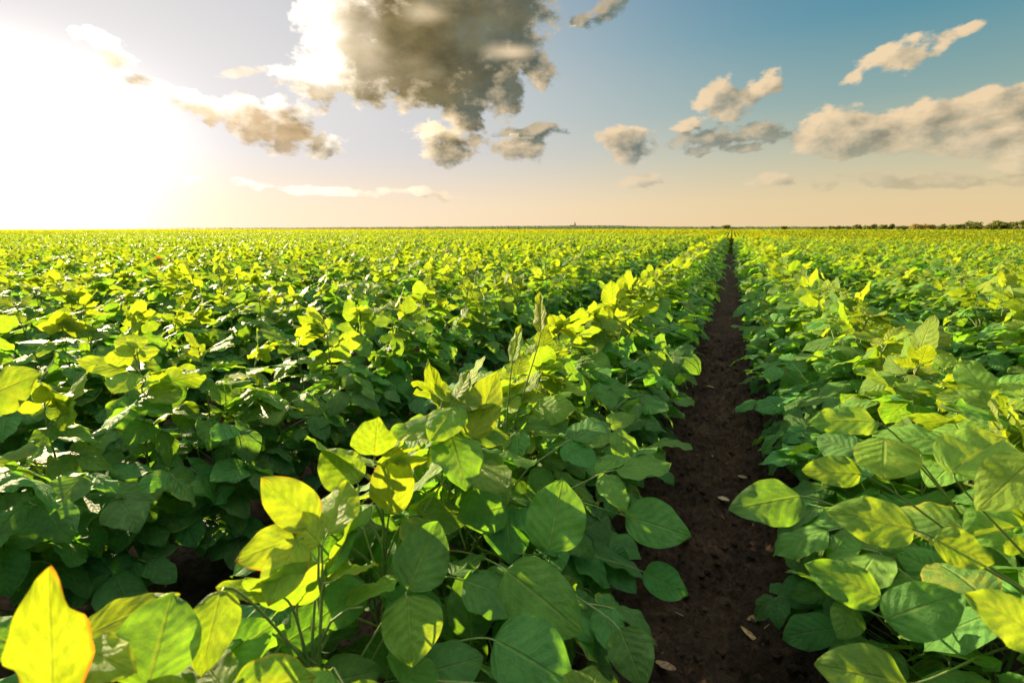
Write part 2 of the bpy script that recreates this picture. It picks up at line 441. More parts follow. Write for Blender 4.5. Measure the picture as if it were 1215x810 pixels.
# ------------------------------------------------------------------ soybean plants
def leaf_material():
    m, N, out = mat('soybean_leaf')
    uv = N.node('ShaderNodeUVMap', uv_map='UVMap').outputs[0]
    rnd = N.sep(N.node('ShaderNodeAttribute', attribute_name='leaf_rnd').outputs['Vector'])
    geo = N.node('ShaderNodeNewGeometry')
    oi = N.node('ShaderNodeObjectInfo').outputs['Random']
    u_, v_, _ = N.sep(uv)
    u = N.math('SUBTRACT', u_, 0.5)                    # -0.5 .. 0.5 across the blade
    au = N.math('ABSOLUTE', u)
    r1, age, yel = rnd[0], rnd[1], rnd[2]
    uvr = N.comb(N.math('MULTIPLY_ADD', r1, 37.0, u_), v_, N.math('MULTIPLY', oi, 19.0))
    wob = N.math('MULTIPLY_ADD', N.noise(uvr, 5.0, 2), 0.12, -0.06)
    # side veins leave the midrib and run forward to the margin
    ph = N.math('ADD', N.math('SUBTRACT', v_, N.math('MULTIPLY', au, 0.62)), wob)
    saw = N.math('ABSOLUTE', N.math('SUBTRACT', N.math('FRACT', N.math('MULTIPLY', ph, 6.5)), 0.5))     # 0.5 on a vein, 0 between
    vein = N.rng(saw, 0.44, 0.5)
    rib = N.rng(N.math('ADD', au, N.math('MULTIPLY', v_, 0.012)), 0.040, 0.014)
    fine = N.node('ShaderNodeTexVoronoi', feature='DISTANCE_TO_EDGE')
    N.put(fine.inputs['Vector'], N.comb(N.math('MULTIPLY', u_, 0.75), v_, r1)); N.put(fine.inputs['Scale'], 26.0)
    net = N.rng(fine.outputs['Distance'], 0.10, 0.0)
    veins = N.math('MAXIMUM', rib, N.math('MULTIPLY', vein, 0.42))
    veins = N.math('MAXIMUM', veins, N.math('MULTIPLY', net, 0.24))
    # blade colour: dark old leaves low down, fresher on top
    blade = N.ramp(age, [(0.0, (0.060, 0.180, 0.058)), (0.45, (0.094, 0.235, 0.056)), (0.80, (0.165, 0.295, 0.036)), (1.0, (0.25, 0.35, 0.038))])
    hue = N.node('ShaderNodeHueSaturation')
    N.put(hue.inputs['Hue'], N.math('MULTIPLY_ADD', N.math('SUBTRACT', r1, 0.5), 0.035, 0.5))
    N.put(hue.inputs['Saturation'], 1.0)
    N.put(hue.inputs['Value'], N.math('MULTIPLY_ADD', oi, 0.25, N.math('MULTIPLY_ADD', r1, 0.4, 0.70)))
    N.put(hue.inputs['Color'], blade)
    col = hue.outputs[0]
    mott = N.noise(uvr, 9.0, 5, 0.65)
    col = N.mix(N.rng(mott, 0.35, 0.72, 0.0, 0.35), col, N.vmath('MULTIPLY', col, (1.55, 1.25, 0.9)))
    big = N.noise(uvr, 2.4, 3, 0.5)
    col = N.vmath('SCALE', col, scale=N.math('MULTIPLY_ADD', big, 0.9, 0.55))
    # yellowed leaves, from the margin inwards
    ve = N.math('MULTIPLY', N.math('SUBTRACT', 1.0, v_), v_)
    margin = N.rng(N.math('ADD', au, N.math('MULTIPLY', mott, 0.10)), 0.47, 0.56)
    tip = N.rng(N.math('ADD', v_, N.math('MULTIPLY', mott, 0.12)), 0.94, 1.08)
    edge = N.math('MAXIMUM', margin, tip)
    blotch = N.math('MULTIPLY', N.rng(N.noise(uvr, 2.2, 4, 0.6), 0.50, 0.66), 0.5)
    ysel = N.rng(N.math('MULTIPLY_ADD', age, 0.10, yel), 0.84, 1.02)
    col = N.mix(N.math('MULTIPLY', N.math('MAXIMUM', edge, blotch), ysel), col, (0.42, 0.38, 0.035))
    col = N.mix(N.math('MULTIPLY', N.math('MULTIPLY', edge, edge), N.rng(yel, 0.94, 0.99)), col, (0.55, 0.24, 0.025))
    col = N.mix(N.rng(yel, 1.4, 1.6), col, (0.75, 0.17, 0.02))
    # a few rust specks and insect bites
    sp = N.node('ShaderNodeTexVoronoi'); N.put(sp.inputs['Vector'], uvr); N.put(sp.inputs['Scale'], 11.0)
    speck = N.math('MULTIPLY', N.rng(sp.outputs['Distance'], 0.13, 0.07), N.rng(N.noise(uvr, 3.0, 2), 0.56, 0.62))
    col = N.mix(N.math('MULTIPLY', speck, 0.75), col, (0.10, 0.055, 0.02))
    colv = N.mix(N.math('MULTIPLY', veins, 0.6), col, N.mix(0.5, N.vmath('MULTIPLY', col, (2.1, 1.7, 1.6)), (0.22, 0.30, 0.07)))
    under = N.mix(geo.outputs['Backfacing'], colv, N.mix(0.5, N.vmath('MULTIPLY', colv, (1.25, 1.1, 1.5)), (0.16, 0.25, 0.12)))
    # relief: quilting between the side veins, sunk midrib
    h = N.math('ADD', N.math('MULTIPLY', N.math('SUBTRACT', 0.5, saw), 0.8), N.math('MULTIPLY', mott, 0.75))
    h = N.math('SUBTRACT', h, N.math('MULTIPLY', rib, 0.7))
    h = N.math('SUBTRACT', h, N.math('MULTIPLY', net, 0.10))
    bump = N.node('ShaderNodeBump'); bump.inputs['Strength'].default_value = 0.8; bump.inputs['Distance'].default_value = 0.0045
    N.put(bump.inputs['Height'], h)
    bs = N.node('ShaderNodeBsdfPrincipled')
    N.put(bs.inputs['Base Color'], under)
    N.put(bs.inputs['Roughness'], N.math('MULTIPLY_ADD', r1, 0.14, 0.42))
    bs.inputs['Specular IOR Level'].default_value = 0.15
    N.put(bs.inputs['Normal'], bump.outputs[0])
    tl = N.node('ShaderNodeBsdfTranslucent')
    tcol = N.vmath('MULTIPLY', colv, (2.35, 2.2, 0.38))
    tcol = N.vmath('MINIMUM', tcol, (0.47, 0.58, 0.045))
    tcol = N.vmath('SCALE', tcol, scale=N.math('MULTIPLY_ADD', mott, 0.9, 0.50))
    tcol = N.vmath('SCALE', tcol, scale=N.math('MULTIPLY_ADD', N.math('MULTIPLY', N.math('SUBTRACT', 0.5, saw), 2.0), 0.16, 0.90))
    tcol = N.mix(N.math('MULTIPLY', veins, 0.45), tcol, N.vmath('SCALE', tcol, scale=0.60))
    patchy = N.rng(N.noise(uvr, 1.6, 2), 0.44, 0.60)
    tcol = N.mix(N.math('MULTIPLY', N.math('MULTIPLY', edge, patchy), N.rng(yel, 0.88, 0.97)), tcol, (0.62, 0.20, 0.015))
    tcol = N.mix(N.rng(yel, 1.4, 1.6), tcol, (0.75, 0.15, 0.01))
    bump2 = N.node('ShaderNodeBump'); bump2.inputs['Strength'].default_value = 0.35; bump2.inputs['Distance'].default_value = 0.0045
    N.put(bump2.inputs['Height'], h); N.put(tl.inputs['Normal'], bump2.outputs[0])
    N.put(tl.inputs[0], tcol)
    mx = N.node('ShaderNodeMixShader')
    mx.inputs[0].default_value = 0.46
    N.put(mx.inputs[1], bs.outputs[0]); N.put(mx.inputs[2], tl.outputs[0])
    N.put(out.inputs[0], mx.outputs[0])
    return m

def stem_material():
    m, N, out = mat('green_brown_stem')
    pos = N.node('ShaderNodeNewGeometry').outputs['Position']
    n = N.noise(pos, 60.0, 4)
    col = N.mix(N.rng(n, 0.35, 0.65), (0.11, 0.21, 0.04), (0.19, 0.22, 0.07))
    bs = N.node('ShaderNodeBsdfPrincipled')
    N.put(bs.inputs['Base Color'], col); bs.inputs['Roughness'].default_value = 0.6
    N.put(out.inputs[0], bs.outputs[0])
    return m
M_LEAF, M_STEM = leaf_material(), stem_material()

def unit(v):
    return v / (np.linalg.norm(v, axis=-1, keepdims=True) + 1e-12)

class Plant:
    """gathers leaflets and stalks of one plant, then turns them into two meshes"""
    def __init__(s, seed):
        s.r = np.random.default_rng(seed)
        s.leaf = []       # base, direction, normal, length, width ratio, fold, droop, rnd, age, yellow
        s.tubes = []      # points, radii
    def leaflet(s, base, d, n, L, wr=0.74, fold=0.25, droop=0.5, age=0.5, yellow=None, rnd=None, twist=None):
        r = s.r
        s.leaf.append((np.array(base, float), unit(np.array(d, float)), np.array(n, float), L, wr, fold, droop,
                       r.random() if rnd is None else rnd, age, r.random() * 0.96 if yellow is None else yellow,
                       r.normal(0, 0.30) if twist is None else twist))
    def tube(s, pts, rad):
        s.tubes.append((np.array(pts, float), np.array(rad, float)))
    def trifoliate(s, node, az, plen, pel, pitch, L, age, droop=0.5, roll=0.0, sag=0.15):
        """stalk from a stem node, then three leaflets"""
        r = s.r
        h = np.array([math.sin(az), math.cos(az), 0.0])
        up = np.array([0, 0, 1.0])
        d0 = h * math.cos(pel) + up * math.sin(pel)
        p1 = node + d0 * plen * 0.5
        p2 = node + d0 * plen - up * plen * sag + r.normal(0, 0.006, 3)
        s.tube([node, p1, p2], [0.0021, 0.0017, 0.0013])
        side = np.cross(h, up)
        d = h * math.cos(pitch) + up * math.sin(pitch)
        n = np.cross(side, d)
        n = n * math.cos(roll) + side * math.sin(roll)
        side = np.cross(d, n)
        p3 = p2 + d * L * 0.22
        s.tube([p2, p3], [0.0013, 0.0011])
        f = lambda: r.uniform(-0.22, 0.50)
        s.leaflet(p3, d + r.normal(0, 0.10, 3), n + r.normal(0, 0.13, 3), L, r.uniform(0.62, 0.84), f(), droop + r.normal(0, 0.2), age)
        for sg in (-1, 1):
            a = math.radians(r.uniform(58, 88))
            dd = d * math.cos(a) + side * sg * math.sin(a) - n * r.uniform(-0.1, 0.35)
            nn = n + side * sg * r.uniform(-0.1, 0.45) + r.normal(0, 0.14, 3)
            s.leaflet(p2 + dd * 0.004, dd, nn, L * r.uniform(0.74, 1.0), r.uniform(0.58, 0.82), f(), droop + r.normal(0, 0.25), age)
    def foliage_mesh(s, nu, nv):
        n = len(s.leaf)
        base = np.array([l[0] for l in s.leaf]); d = np.array([l[1] for l in s.leaf]); nr = np.array([l[2] for l in s.leaf])
        nr = unit(nr - (nr * d).sum(1, keepdims=True) * d)
        sd_ = np.cross(d, nr)
        L, wr, fold, droop, rnd, age, yel, twist = [np.array([l[i] for l in s.leaf])[:, None, None] for i in range(3, 11)]
        v = (1 - np.cos(np.linspace(0, 1, nv + 1) * np.pi * 0.94)) / (1 - math.cos(np.pi * 0.94))
        v = 0.45 * v + 0.55 * np.linspace(0, 1, nv + 1)
        u = np.linspace(-1, 1, nu + 1)
        U, Vv = np.meshgrid(u, v, indexing='ij')
        U = U[None]; Vv = Vv[None]
        # ovate outline: broad near the base, drawn out to a blunt point
        pk = 0.40 + 0.10 * (rnd - 0.5)
        prof = np.where(Vv < pk, np.clip(1 - np.abs((pk - Vv) / pk) ** (1.8 + 1.2 * rnd), 0, 1) ** 0.5,
                        np.clip(1 - np.abs((Vv - pk) / (1 - pk)) ** (1.7 + 0.7 * rnd), 0, 1) ** (0.78 + 0.3 * rnd))
        prof = np.maximum(prof, 0.015)
        hw = 0.5 * wr * L * prof
        asym = 1 + 0.10 * np.sin(rnd * 50) * U
        x = U * hw * asym
        # droop curve: arc with angle growing along the blade
        ang = droop * Vv
        yy = L * np.where(np.abs(droop) > 1e-3, np.sin(ang) / np.where(np.abs(droop) > 1e-3, droop, 1), Vv)
        zz = -L * np.where(np.abs(droop) > 1e-3, (1 - np.cos(ang)) / np.where(np.abs(droop) > 1e-3, droop, 1), 0)
        # fold along the midrib (halves rise), margins wavy, quilted surface
        zf = np.abs(x) * np.tan(np.clip(fold, -0.6, 1.0)) * (0.55 + 0.45 * Vv) - fold * x * x * 3.0 / L
        wav = 0.034 * L * np.sin(Vv * (7 + 6 * rnd) + U * 1.3 + rnd * 40) * np.abs(U) ** 1.6
        wav = wav + 0.022 * L * np.sin(Vv * 21 + np.sign(U) * 2 + rnd * 90) * np.abs(U) ** 2
        quilt = 0.0035 * L * np.cos((Vv - 0.30 * np.abs(U)) * 2 * np.pi * 6.5) * np.abs(U) * (1 - 0.5 * np.abs(U))
        z = zf + wav + quilt
        tw = twist * Vv
        xr = x * np.cos(tw) - z * np.sin(tw)
        zr = x * np.sin(tw) + z * np.cos(tw)
        # local normal leans forward as the blade droops
        ly = yy + zr * np.sin(ang); lz = zz + zr * np.cos(ang)
        P = (base[:, None, None] + sd_[:, None, None] * xr[..., None] + d[:, None, None] * ly[..., None] + nr[:, None, None] * lz[..., None])
        Vx = P.reshape(-1, 3)
        m1 = (nu + 1) * (nv + 1)
        idx = np.arange(m1).reshape(nu + 1, nv + 1)
        F1 = np.stack([idx[:-1, :-1], idx[1:, :-1], idx[1:, 1:], idx[:-1, 1:]], -1).reshape(-1, 4)
        F = (F1[None] + (np.arange(n) * m1)[:, None, None]).reshape(-1, 4)
        # faces seen from +normal: make them front faces
        me = mesh_from('foliage', Vx, F)
        uvp = np.stack([np.broadcast_to((U + 1) / 2, (n,) + U.shape[1:]), np.broadcast_to(Vv, (n,) + U.shape[1:])], -1).reshape(-1, 2)
        uvl = me.uv_layers.new(name='UVMap')
        uvl.data.foreach_set('uv', uvp[F.ravel()].astype(np.float32).ravel())
        rr = np.concatenate([rnd, age, yel], -1).reshape(n, 1, 3)
        set_attr(me, 'leaf_rnd', 'FLOAT_VECTOR', 'POINT', np.broadcast_to(rr, (n, m1, 3)).reshape(-1, 3))
        me.materials.append(M_LEAF)
        return me
    def stem_mesh(s, k=5):
        Vs, Fs, o = [], [], 0
        for pts, rad in s.tubes:
            n = len(pts)
            t = unit(np.gradient(pts, axis=0))
            ref = np.array([0.31, 0.87, 0.2])
            a = unit(np.cross(t, ref)); b = np.cross(t, a)
            th = np.arange(k) * 2 * np.pi / k
            ring = pts[:, None] + rad[:, None, None] * (a[:, None] * np.cos(th)[None, :, None] + b[:, None] * np.sin(th)[None, :, None])
            Vs.append(ring.reshape(-1, 3))
            i = np.arange(n - 1)[:, None] * k; j = np.arange(k)[None]; j2 = (j + 1) % k
            Fs.append(np.stack([i + j, i + j2, i + k + j2, i + k + j], -1).reshape(-1, 4) + o)
            o += n * k
        me = mesh_from('stem', np.concatenate(Vs), np.concatenate(Fs))
        me.materials.append(M_STEM)
        return me

def grow(seed, H=None, lush=1.0, far=False, spread=1.0):
    p = Plant(seed); r = p.r
    H = r.uniform(0.60, 0.72) if H is None else H
    lean = r.normal(0, 0.025, 2)
    def stem_at(z):
        t = z / H
        return np.array([lean[0] * t * t + 0.006 * math.sin(t * 11 + seed), lean[1] * t * t, z])
    zs = np.linspace(-0.03, H, 9)
    p.tube([stem_at(z) for z in zs], np.linspace(0.0045, 0.0018, 9))
    flip = r.random() < 0.5
    n = 14
    for i in range(n):
        t = (i + 1.5) / (n + 0.5)
        z = H * (0.16 + 0.84 * t)
        if far and t < 0.45: continue
        base = (math.pi / 2 if (i % 2 == 0) ^ flip else -math.pi / 2)
        az = base + r.normal(0, 0.55 + 0.5 * t)
        top = max(0.0, (t - 0.62) / 0.38)
        plen = r.uniform(0.85, 1.2) * (0.235 - 0.21 * min(t, 0.95)) * spread
        pel = math.radians(r.uniform(12, 34) + 44 * t)
        pitch = math.radians(r.normal(-34 + 26 * t + 20 * top, 14 + 20 * top))
        L = r.uniform(0.092, 0.136) * (1 - 0.20 * top) * (0.84 if t < 0.25 else 1)
        p.trifoliate(stem_at(min(z, H)), az, plen, pel, pitch, L, age=float(np.clip(0.15 + 0.62 * t ** 1.5 + r.normal(0, 0.10), 0, 1)),
                     droop=r.uniform(0.2, 0.85) * (1 - 0.6 * top), roll=r.normal(0, 0.22 + 0.2 * top))
    # young tip
    for i in range(2):
        p.trifoliate(stem_at(H), r.uniform(0, 6.3), r.uniform(0.02, 0.055), math.radians(r.uniform(60, 82)), math.radians(r.uniform(15, 70)),
                     r.uniform(0.050, 0.080), age=r.uniform(0.82, 1.0), droop=r.uniform(-0.2, 0.4), sag=0.0)
    # side branches
    for b in range(3 if not far else 2):
        z0 = H * r.uniform(0.12, 0.34)
        az = (0 if b == 2 else math.pi / 2 * (1 if b == 0 else -1)) + r.normal(0, 0.45)
        ln = H * r.uniform(0.36, 0.52)
        h = np.array([math.sin(az), math.cos(az), 0])
        pts = [stem_at(z0) + h * (0.11 * spread * math.sin(q * 1.5)) + np.array([0, 0, ln * q]) for q in np.linspace(0, 1, 5)]
        p.tube(pts, np.linspace(0.0030, 0.0015, 5))
        for i in range(5):
            q = 0.28 + 0.18 * i
            if far and q < 0.5: continue
            c = stem_at(z0) + h * (0.11 * spread * math.sin(q * 1.5)) + np.array([0, 0, ln * q])
            a2 = az + r.normal(0, 0.9)
            t = c[2] / H
            p.trifoliate(c, a2, r.uniform(0.07, 0.15) * spread, math.radians(r.uniform(15, 60)), math.radians(r.normal(-26 + 16 * q, 18)),
                         r.uniform(0.080, 0.115), age=float(np.clip(0.12 + 0.55 * t ** 1.5 + r.normal(0, 0.10), 0, 1)), droop=r.uniform(0.2, 0.9), roll=r.normal(0, 0.28))
    return p

def hero(base, tip, d0, d1, wr=0.76, yellow=0.3, age=0.6, fold=0.15, droop=0.3, face=0.7, side=0.0):
    """one conspicuous leaflet given by where its base and tip stand in space: returns world points"""
    def at(p, d):
        v = CAM_R @ np.array([(p[0] - PW / 2) / FPX, (PH / 2 - p[1]) / FPX, -1.0])
        return np.array([0, 0, CAM_H]) + v * d * 1.18
    b, t = at(base, d0), at(tip, d1)
    toc = unit(np.array([0, 0, CAM_H]) - b)
    n = unit(toc * face + np.array([0, 0, 1.0]) * (1 - face) + np.cross(toc, unit(t - b)) * side)
    return dict(b=b, t=t, n=n, wr=wr, yellow=yellow, age=age, fold=fold, droop=droop)
HEROES = [
    hero((62, 835), (58, 672), .33, .31, .44, .99, 1.0, .3, .0, .9, .5), hero((85, 765), (158, 792), .36, .34, .5, .9, .95, .2, .2, .6),
    hero((175, 812), (205, 698), .36, .40, .95, .5, .55, .15, .3, .8), hero((90, 760), (205, 700), .42, .44, .5, .8, .9, .2, .3, .5), hero((262, 700), (236, 802), .42, .38, .62, .8, .75, .2, .3, .7),
    hero((374, 622), (310, 566), .50, .50, .62, .99, .85, .1, .0, .8, .2), hero((370, 630), (276, 664), .50, .47, .62, .97, .85, .1, .2, .8), hero((352, 640), (318, 718), .48, .44, .66, .95, .85, .1, .1, .9),
    hero((356, 690), (424, 628), .49, .53, .50, .6, .5, .3, .1, .6), hero((330, 705), (255, 690), .46, .45, .4, .9, .7, .3, .4, .5),
    hero((462, 608), (474, 532), .58, .56, .60, .93, .95, .15, .1, .8), hero((425, 572), (382, 530), .60, .62, .8, .5, .75, .2, .2, .7),
    hero((642, 394), (641, 346), .84, .86, .42, .9, .98, .6, .0, .6, .8), hero((608, 430), (617, 385), .80, .82, .4, .9, .9, .5, .1, .6, .6),
    hero((525, 482), (506, 426), .74, .72, .38, .6, .9, .5, .1, .5, .5), hero((560, 520), (590, 440), .68, .72, .55, .7, .95, .3, .1, .7),
    hero((-22, 474), (40, 440), .80, .80, .85, .6, .8, .15, .3, .6), hero((190, 446), (126, 480), .80, .74, .52, .6, .78, .25, .4, .5), hero((100, 586), (146, 545), .62, .64, .8, .5, .95, .1, .2, .8),
    hero((95, 605), (4, 636), .62, .58, .55, .2, .35, .1, .3, .6), hero((150, 485), (55, 525), .72, .66, .6, .3, .5, .1, .3, .6), hero((230, 520), (250, 468), .75, .76, .62, .5, .75, .25, .3, .5),
    hero((250, 795), (322, 738), .46, .48, .8, .3, .5, .1, .3, .7), hero((375, 815), (448, 792), .50, .50, .8, .2, .4, .1, .4, .7), hero((330, 768), (400, 718), .50, .53, .7, .3, .35, .2, .4, .7),
    hero((25, 770), (-40, 735), .42, .42, .7, .3, .6, .1, .3, .6), hero((430, 690), (366, 742), .54, .50, .75, .3, .45, .1, .4, .7), hero((520, 745), (455, 700), .60, .60, .7, .3, .3, .1, .4, .7),
    hero((650, 653), (668, 566), .68, .72, .82, .5, .58, .1, .2, .85), hero((600, 676), (692, 748), .62, .56, .74, .3, .60, .1, .3, .8), hero((484, 706), (489, 790), .52, .48, .98, .7, .72, .1, .2, .9),
    hero((484, 700), (520, 616), .54, .58, .80, .3, .40, .2, .3, .8), hero((586, 758), (682, 812), .54, .50, .80, .3, .42, .1, .3, .8), hero((742, 612), (820, 634), .74, .70, .74, .3, .38, .1, .4, .8),
    hero((764, 678), (818, 706), .74, .72, .72, .2, .22, .1, .3, .8), hero((560, 760), (555, 668), .60, .62, .66, .2, .25, .2, .3, .8), hero((600, 600), (545, 612), .70, .66, .9, .8, .5, .2, .3, .8),
    hero((735, 745), (765, 815), .62, .58, .9, .4, .42, .1, .2, .8), hero((950, 588), (870, 600), .68, .66, .62, .3, .45, .1, .3, .75), hero((1086, 628), (984, 604), .46, .48, .62, .5, .70, .1, .3, .8),
    hero((1050, 520), (1048, 566), .55, .52, 1.15, .85, .85, .1, .2, .8), hero((1022, 562), (954, 556), .55, .56, .62, .3, .65, .1, .3, .8), hero((1078, 812), (978, 786), .44, .44, .72, .8, .62, .1, .4, .8),
    hero((1046, 708), (960, 668), .52, .54, .60, .5, .58, .1, .4, .8), hero((1050, 735), (1145, 700), .46, .44, .66, .3, .40, .1, .4, .8), hero((1108, 640), (1185, 668), .42, .40, .74, .5, .75, .1, .3, .8),
    hero((1235, 540), (1165, 596), .44, .42, .6, .4, .80, .1, .3, .7), hero((1130, 560), (1205, 505), .50, .54, .60, .8, .85, .2, .3, .7), hero((1240, 760), (1160, 705), .38, .38, .6, .4, .75, .1, .3, .7), hero((1040, 500), (965, 494), .62, .62, .5, .4, .7, .1, .4, .6),
]
# ------------------------------------------------------------------ the crop
SPACING = 0.165
rng = np.random.default_rng(4)
ONES = ['', 'first', 'second', 'third', 'fourth', 'fifth', 'sixth', 'seventh', 'eighth', 'ninth', 'tenth', 'eleventh', 'twelfth', 'thirteenth',
        'fourteenth', 'fifteenth', 'sixteenth', 'seventeenth', 'eighteenth', 'nineteenth']
TENS = {2: ('twenty', 'twentieth'), 3: ('thirty', 'thirtieth'), 4: ('forty', 'fortieth'), 5: ('fifty', 'fiftieth'), 6: ('sixty', 'sixtieth')}
def ordinal(n):
    if n < 20: return ONES[n]
    t, o = divmod(n, 10)
    return TENS[t][1] if o == 0 else TENS[t][0] + '-' + ONES[o]

def to_cam(x, y, z):
    c = np.stack([x, y, z - CAM_H], -1) @ CAM_R
    return c[..., 0], c[..., 1], -c[..., 2]

# every planting spot within reach: rows parallel to +Y
spots = []
for k in list(range(-150, 0)) + list(range(1, 60)):
    x0 = row_x(k)
    sp = SPACING * (0.86 if abs(k) == 1 else 0.92)
    n = int(92 / sp)
    y = -3.0 + np.cumsum(sp * rng.uniform(0.78, 1.22, n))
    x = x0 + rng.normal(0, 0.020, n)
    spots.append(np.stack([np.full(n, k), x, y, rng.random(n)], -1))
spots = np.concatenate(spots)
sx_, sy_ = spots[:, 1], spots[:, 2]
r_ = np.hypot(sx_, sy_); az_ = np.degrees(np.arctan2(sx_, sy_))
# in the frame, or near enough to throw shade or light into it
az_l = -YAW * 57.3 - 46.6 - 2; az_r = -YAW * 57.3 + 46.6 + 2
inview = (az_ > az_l - 14 - 60 / (r_ + 0.3)) & (az_ < az_r + 30 / (r_ + 0.3))
keep = (r_ < edge_dist(np.clip(az_, -90, 90)) + 6) & inview & ((r_ < 6) | (sy_ > 0))
spots = spots[keep]
sx_, sy_ = spots[:, 1], spots[:, 2]
# the 300 that show largest: crown inside the frame and nearest to the viewpoint
cx, cy, cz = to_cam(sx_, sy_, np.full(len(sx_), 0.5))
marg = 0.12
u = np.abs(cx) - marg < cz * (PW / 2 / FPX)
v = (cy + 0.16 > -cz * (PH / 2 / FPX))
vis = (cz > 0.02) & u & v
dist = np.sqrt(cx ** 2 + cy ** 2 + cz ** 2)
HIDDEN = set()
order = np.argsort(np.where(vis, dist, 1e9))
single = np.zeros(len(spots), bool)
single[order[:300]] = True
SIDE_ROWS = {}
def row_phrase(k):
    if k == -1: return 'the row just left of the furrow'
    if k == 1: return 'the row just right of the furrow'
    return 'the %s row %s of the furrow' % (ordinal(abs(k)), 'left' if k < 0 else 'right')
sel = [int(i) for i in order[:300]]
orange_at = ray(190, 299) * 6.6
orange = int(np.argmin(np.where(vis, np.hypot(sx_ - orange_at[0], sy_ - orange_at[1]), 9)))
if orange not in sel:
    single[sel[-1]] = False; sel[-1] = orange; single[orange] = True
rank = {}
for k in sorted(set(int(spots[i, 0]) for i in sel)):
    row = sorted([i for i in sel if int(spots[i, 0]) == k], key=lambda i: spots[i, 2])
    for n, i in enumerate(row):
        rank[i] = n + 1

NPROTO, NWIDE = 14, 6
def pick_of(k, q):
    wide = np.abs(k) == 1
    return np.where(wide, (q * 9973).astype(int) % NWIDE, NWIDE + (q * 9973).astype(int) % (NPROTO - NWIDE))
PROTO = [grow(1000 + i, H=0.60 + 0.010 * (i if i < NWIDE else i - NWIDE) * 1.2, spread=1.36 if i < NWIDE else 0.88) for i in range(NPROTO)]
PM = [(p.foliage_mesh(6, 8), p.stem_mesh(4)) for p in PROTO]
PROTO_OBJ = {}
# conspicuous leaflets go to the nearest plants they can hang from
own_hero = {}
HP = []
near_xy = np.array([spots[i, 1:3] for i in sel[:110]])
for h in HEROES:
    c = (h['b'] + h['t']) / 2
    root_end = h['b'] - unit(h['t'] - h['b']) * 0.05
    nd = np.hypot(near_xy[:, 0] - root_end[0], near_xy[:, 1] - root_end[1]) + 9 * (near_xy[:, 0] * (c[0] - 0.02) < 0)
    if nd.min() > 0.27 and c[0] < -0.8: continue                         # nothing near enough to carry it
    near3 = [a for a in np.argsort(nd)[:3] if nd[a] < nd.min() + 0.12]
    j = int(near3[len(HP) % len(near3)])
    own_hero.setdefault(j, []).append(h)
    cc = to_cam(c[0], c[1], c[2])
    HP.append((cc[0] / cc[2], cc[1] / cc[2], cc[2] - 0.03, 0.34 * np.linalg.norm(h['t'] - h['b']) / cc[2]))
HP = np.array(HP)

for n, i in enumerate(sel):
    k, x, y, q = spots[i]
    z = float(land(x, y))
    pr = int(pick_of(np.array(k), np.array(q)))
    if n < 110:
        p = grow(3000 + i, spread=1.36 if abs(k) == 1 else 0.88)
        kept = []
        for lf in p.leaf:
            c = lf[0] + lf[1] * lf[3] * 0.5 + np.array([x, y, z])
            c = to_cam(c[0], c[1], c[2])
            if 0 < c[2] < 0.42: continue                      # nothing grows right against the lens
            if c[2] > 0:
                dd = np.hypot(HP[:, 0] - c[0] / c[2], HP[:, 1] - c[1] / c[2])
                if ((dd < HP[:, 3] + 0.18 * lf[3] / c[2]) & (c[2] < HP[:, 2] + 0.02)).any(): continue
            kept.append(lf)
        p.leaf = kept
        kb = np.array([lf[0] for lf in kept])
        p.tubes = [tb for tb in p.tubes if tb[1][0] > 0.0024 or (len(kb) and np.linalg.norm(kb - tb[0][-1], axis=1).min() < 0.03)]
        loc = np.array([x, y, z])
        for h in own_hero.get(n, []):
            b, t = h['b'] - loc, h['t'] - loc
            p.leaflet(b, t - b, h['n'], float(np.linalg.norm(t - b)) * (1 + h['droop'] ** 2 / 12), h['wr'], h['fold'], h['droop'], h['age'], h['yellow'], None, 0.0)
            zz = max(0.05, min(b[2] - 0.08 - 0.05 * (len(p.leaf) % 4), 0.50))
            node = np.array([0, 0, zz])
            w = [node, (b + node) / 2 + np.array([0, 0, 0.02]), b - unit(t - b) * 0.022, b + unit(t - b) * 0.004]
            q_ = np.linspace(0, 1, 9)[:, None]           # smooth stalk through four control points
            pts = (1 - q_) ** 3 * w[0] + 3 * q_ * (1 - q_) ** 2 * w[1] + 3 * q_ ** 2 * (1 - q_) * w[2] + q_ ** 3 * w[3]
            p.tube(pts, np.linspace(0.0020, 0.0011, 9))
        fm, sm = p.foliage_mesh(*((12, 20) if n < 20 else (8, 12) if n < 60 else (6, 9))), p.stem_mesh(6)
    elif i == orange:
        p = grow(3000 + i)
        d = unit(np.array([-x, -y, 0.3]))
        for dz, a, L in ((0.03, 0.3, 0.085), (0.0, -0.8, 0.075), (0.05, 1.6, 0.07)):
            p.leaflet((0.02 * a, 0, 0.62 + dz), (math.sin(a) * 0.8, -0.2, 0.6), d, L, yellow=2.0, age=1.0)
        fm, sm = p.foliage_mesh(6, 8), p.stem_mesh(4)
    else:
        fm, sm = PM[pr]
    root = link('soybean_plant', None)
    root.location = (x, y, z)
    if n >= 110: root.rotation_euler = (0, 0, (0 if q < 0.5 else math.pi) + math.sin(q * 999) * 0.35)
    sc_ = 0.94 + 0.16 * ((q * 77.7) % 1)
    root.scale = (1.0, 1.0, sc_ if n >= 110 else 1.0)
    tag(root, 'soybean plant, %s from the near end of %s' % (ordinal(rank[i]), row_phrase(int(k))), 'soybean plant', 'soybean plants in rows')
    if i == orange: root['label'] = 'soybean plant carrying bright orange leaves amid the yellow green rows'
    fo = link('foliage', fm, root)
    link('stem', sm, root)
    if n >= 110 and i != orange and pr not in PROTO_OBJ:
        PROTO_OBJ[pr] = fo
assert len(PROTO_OBJ) == NPROTO

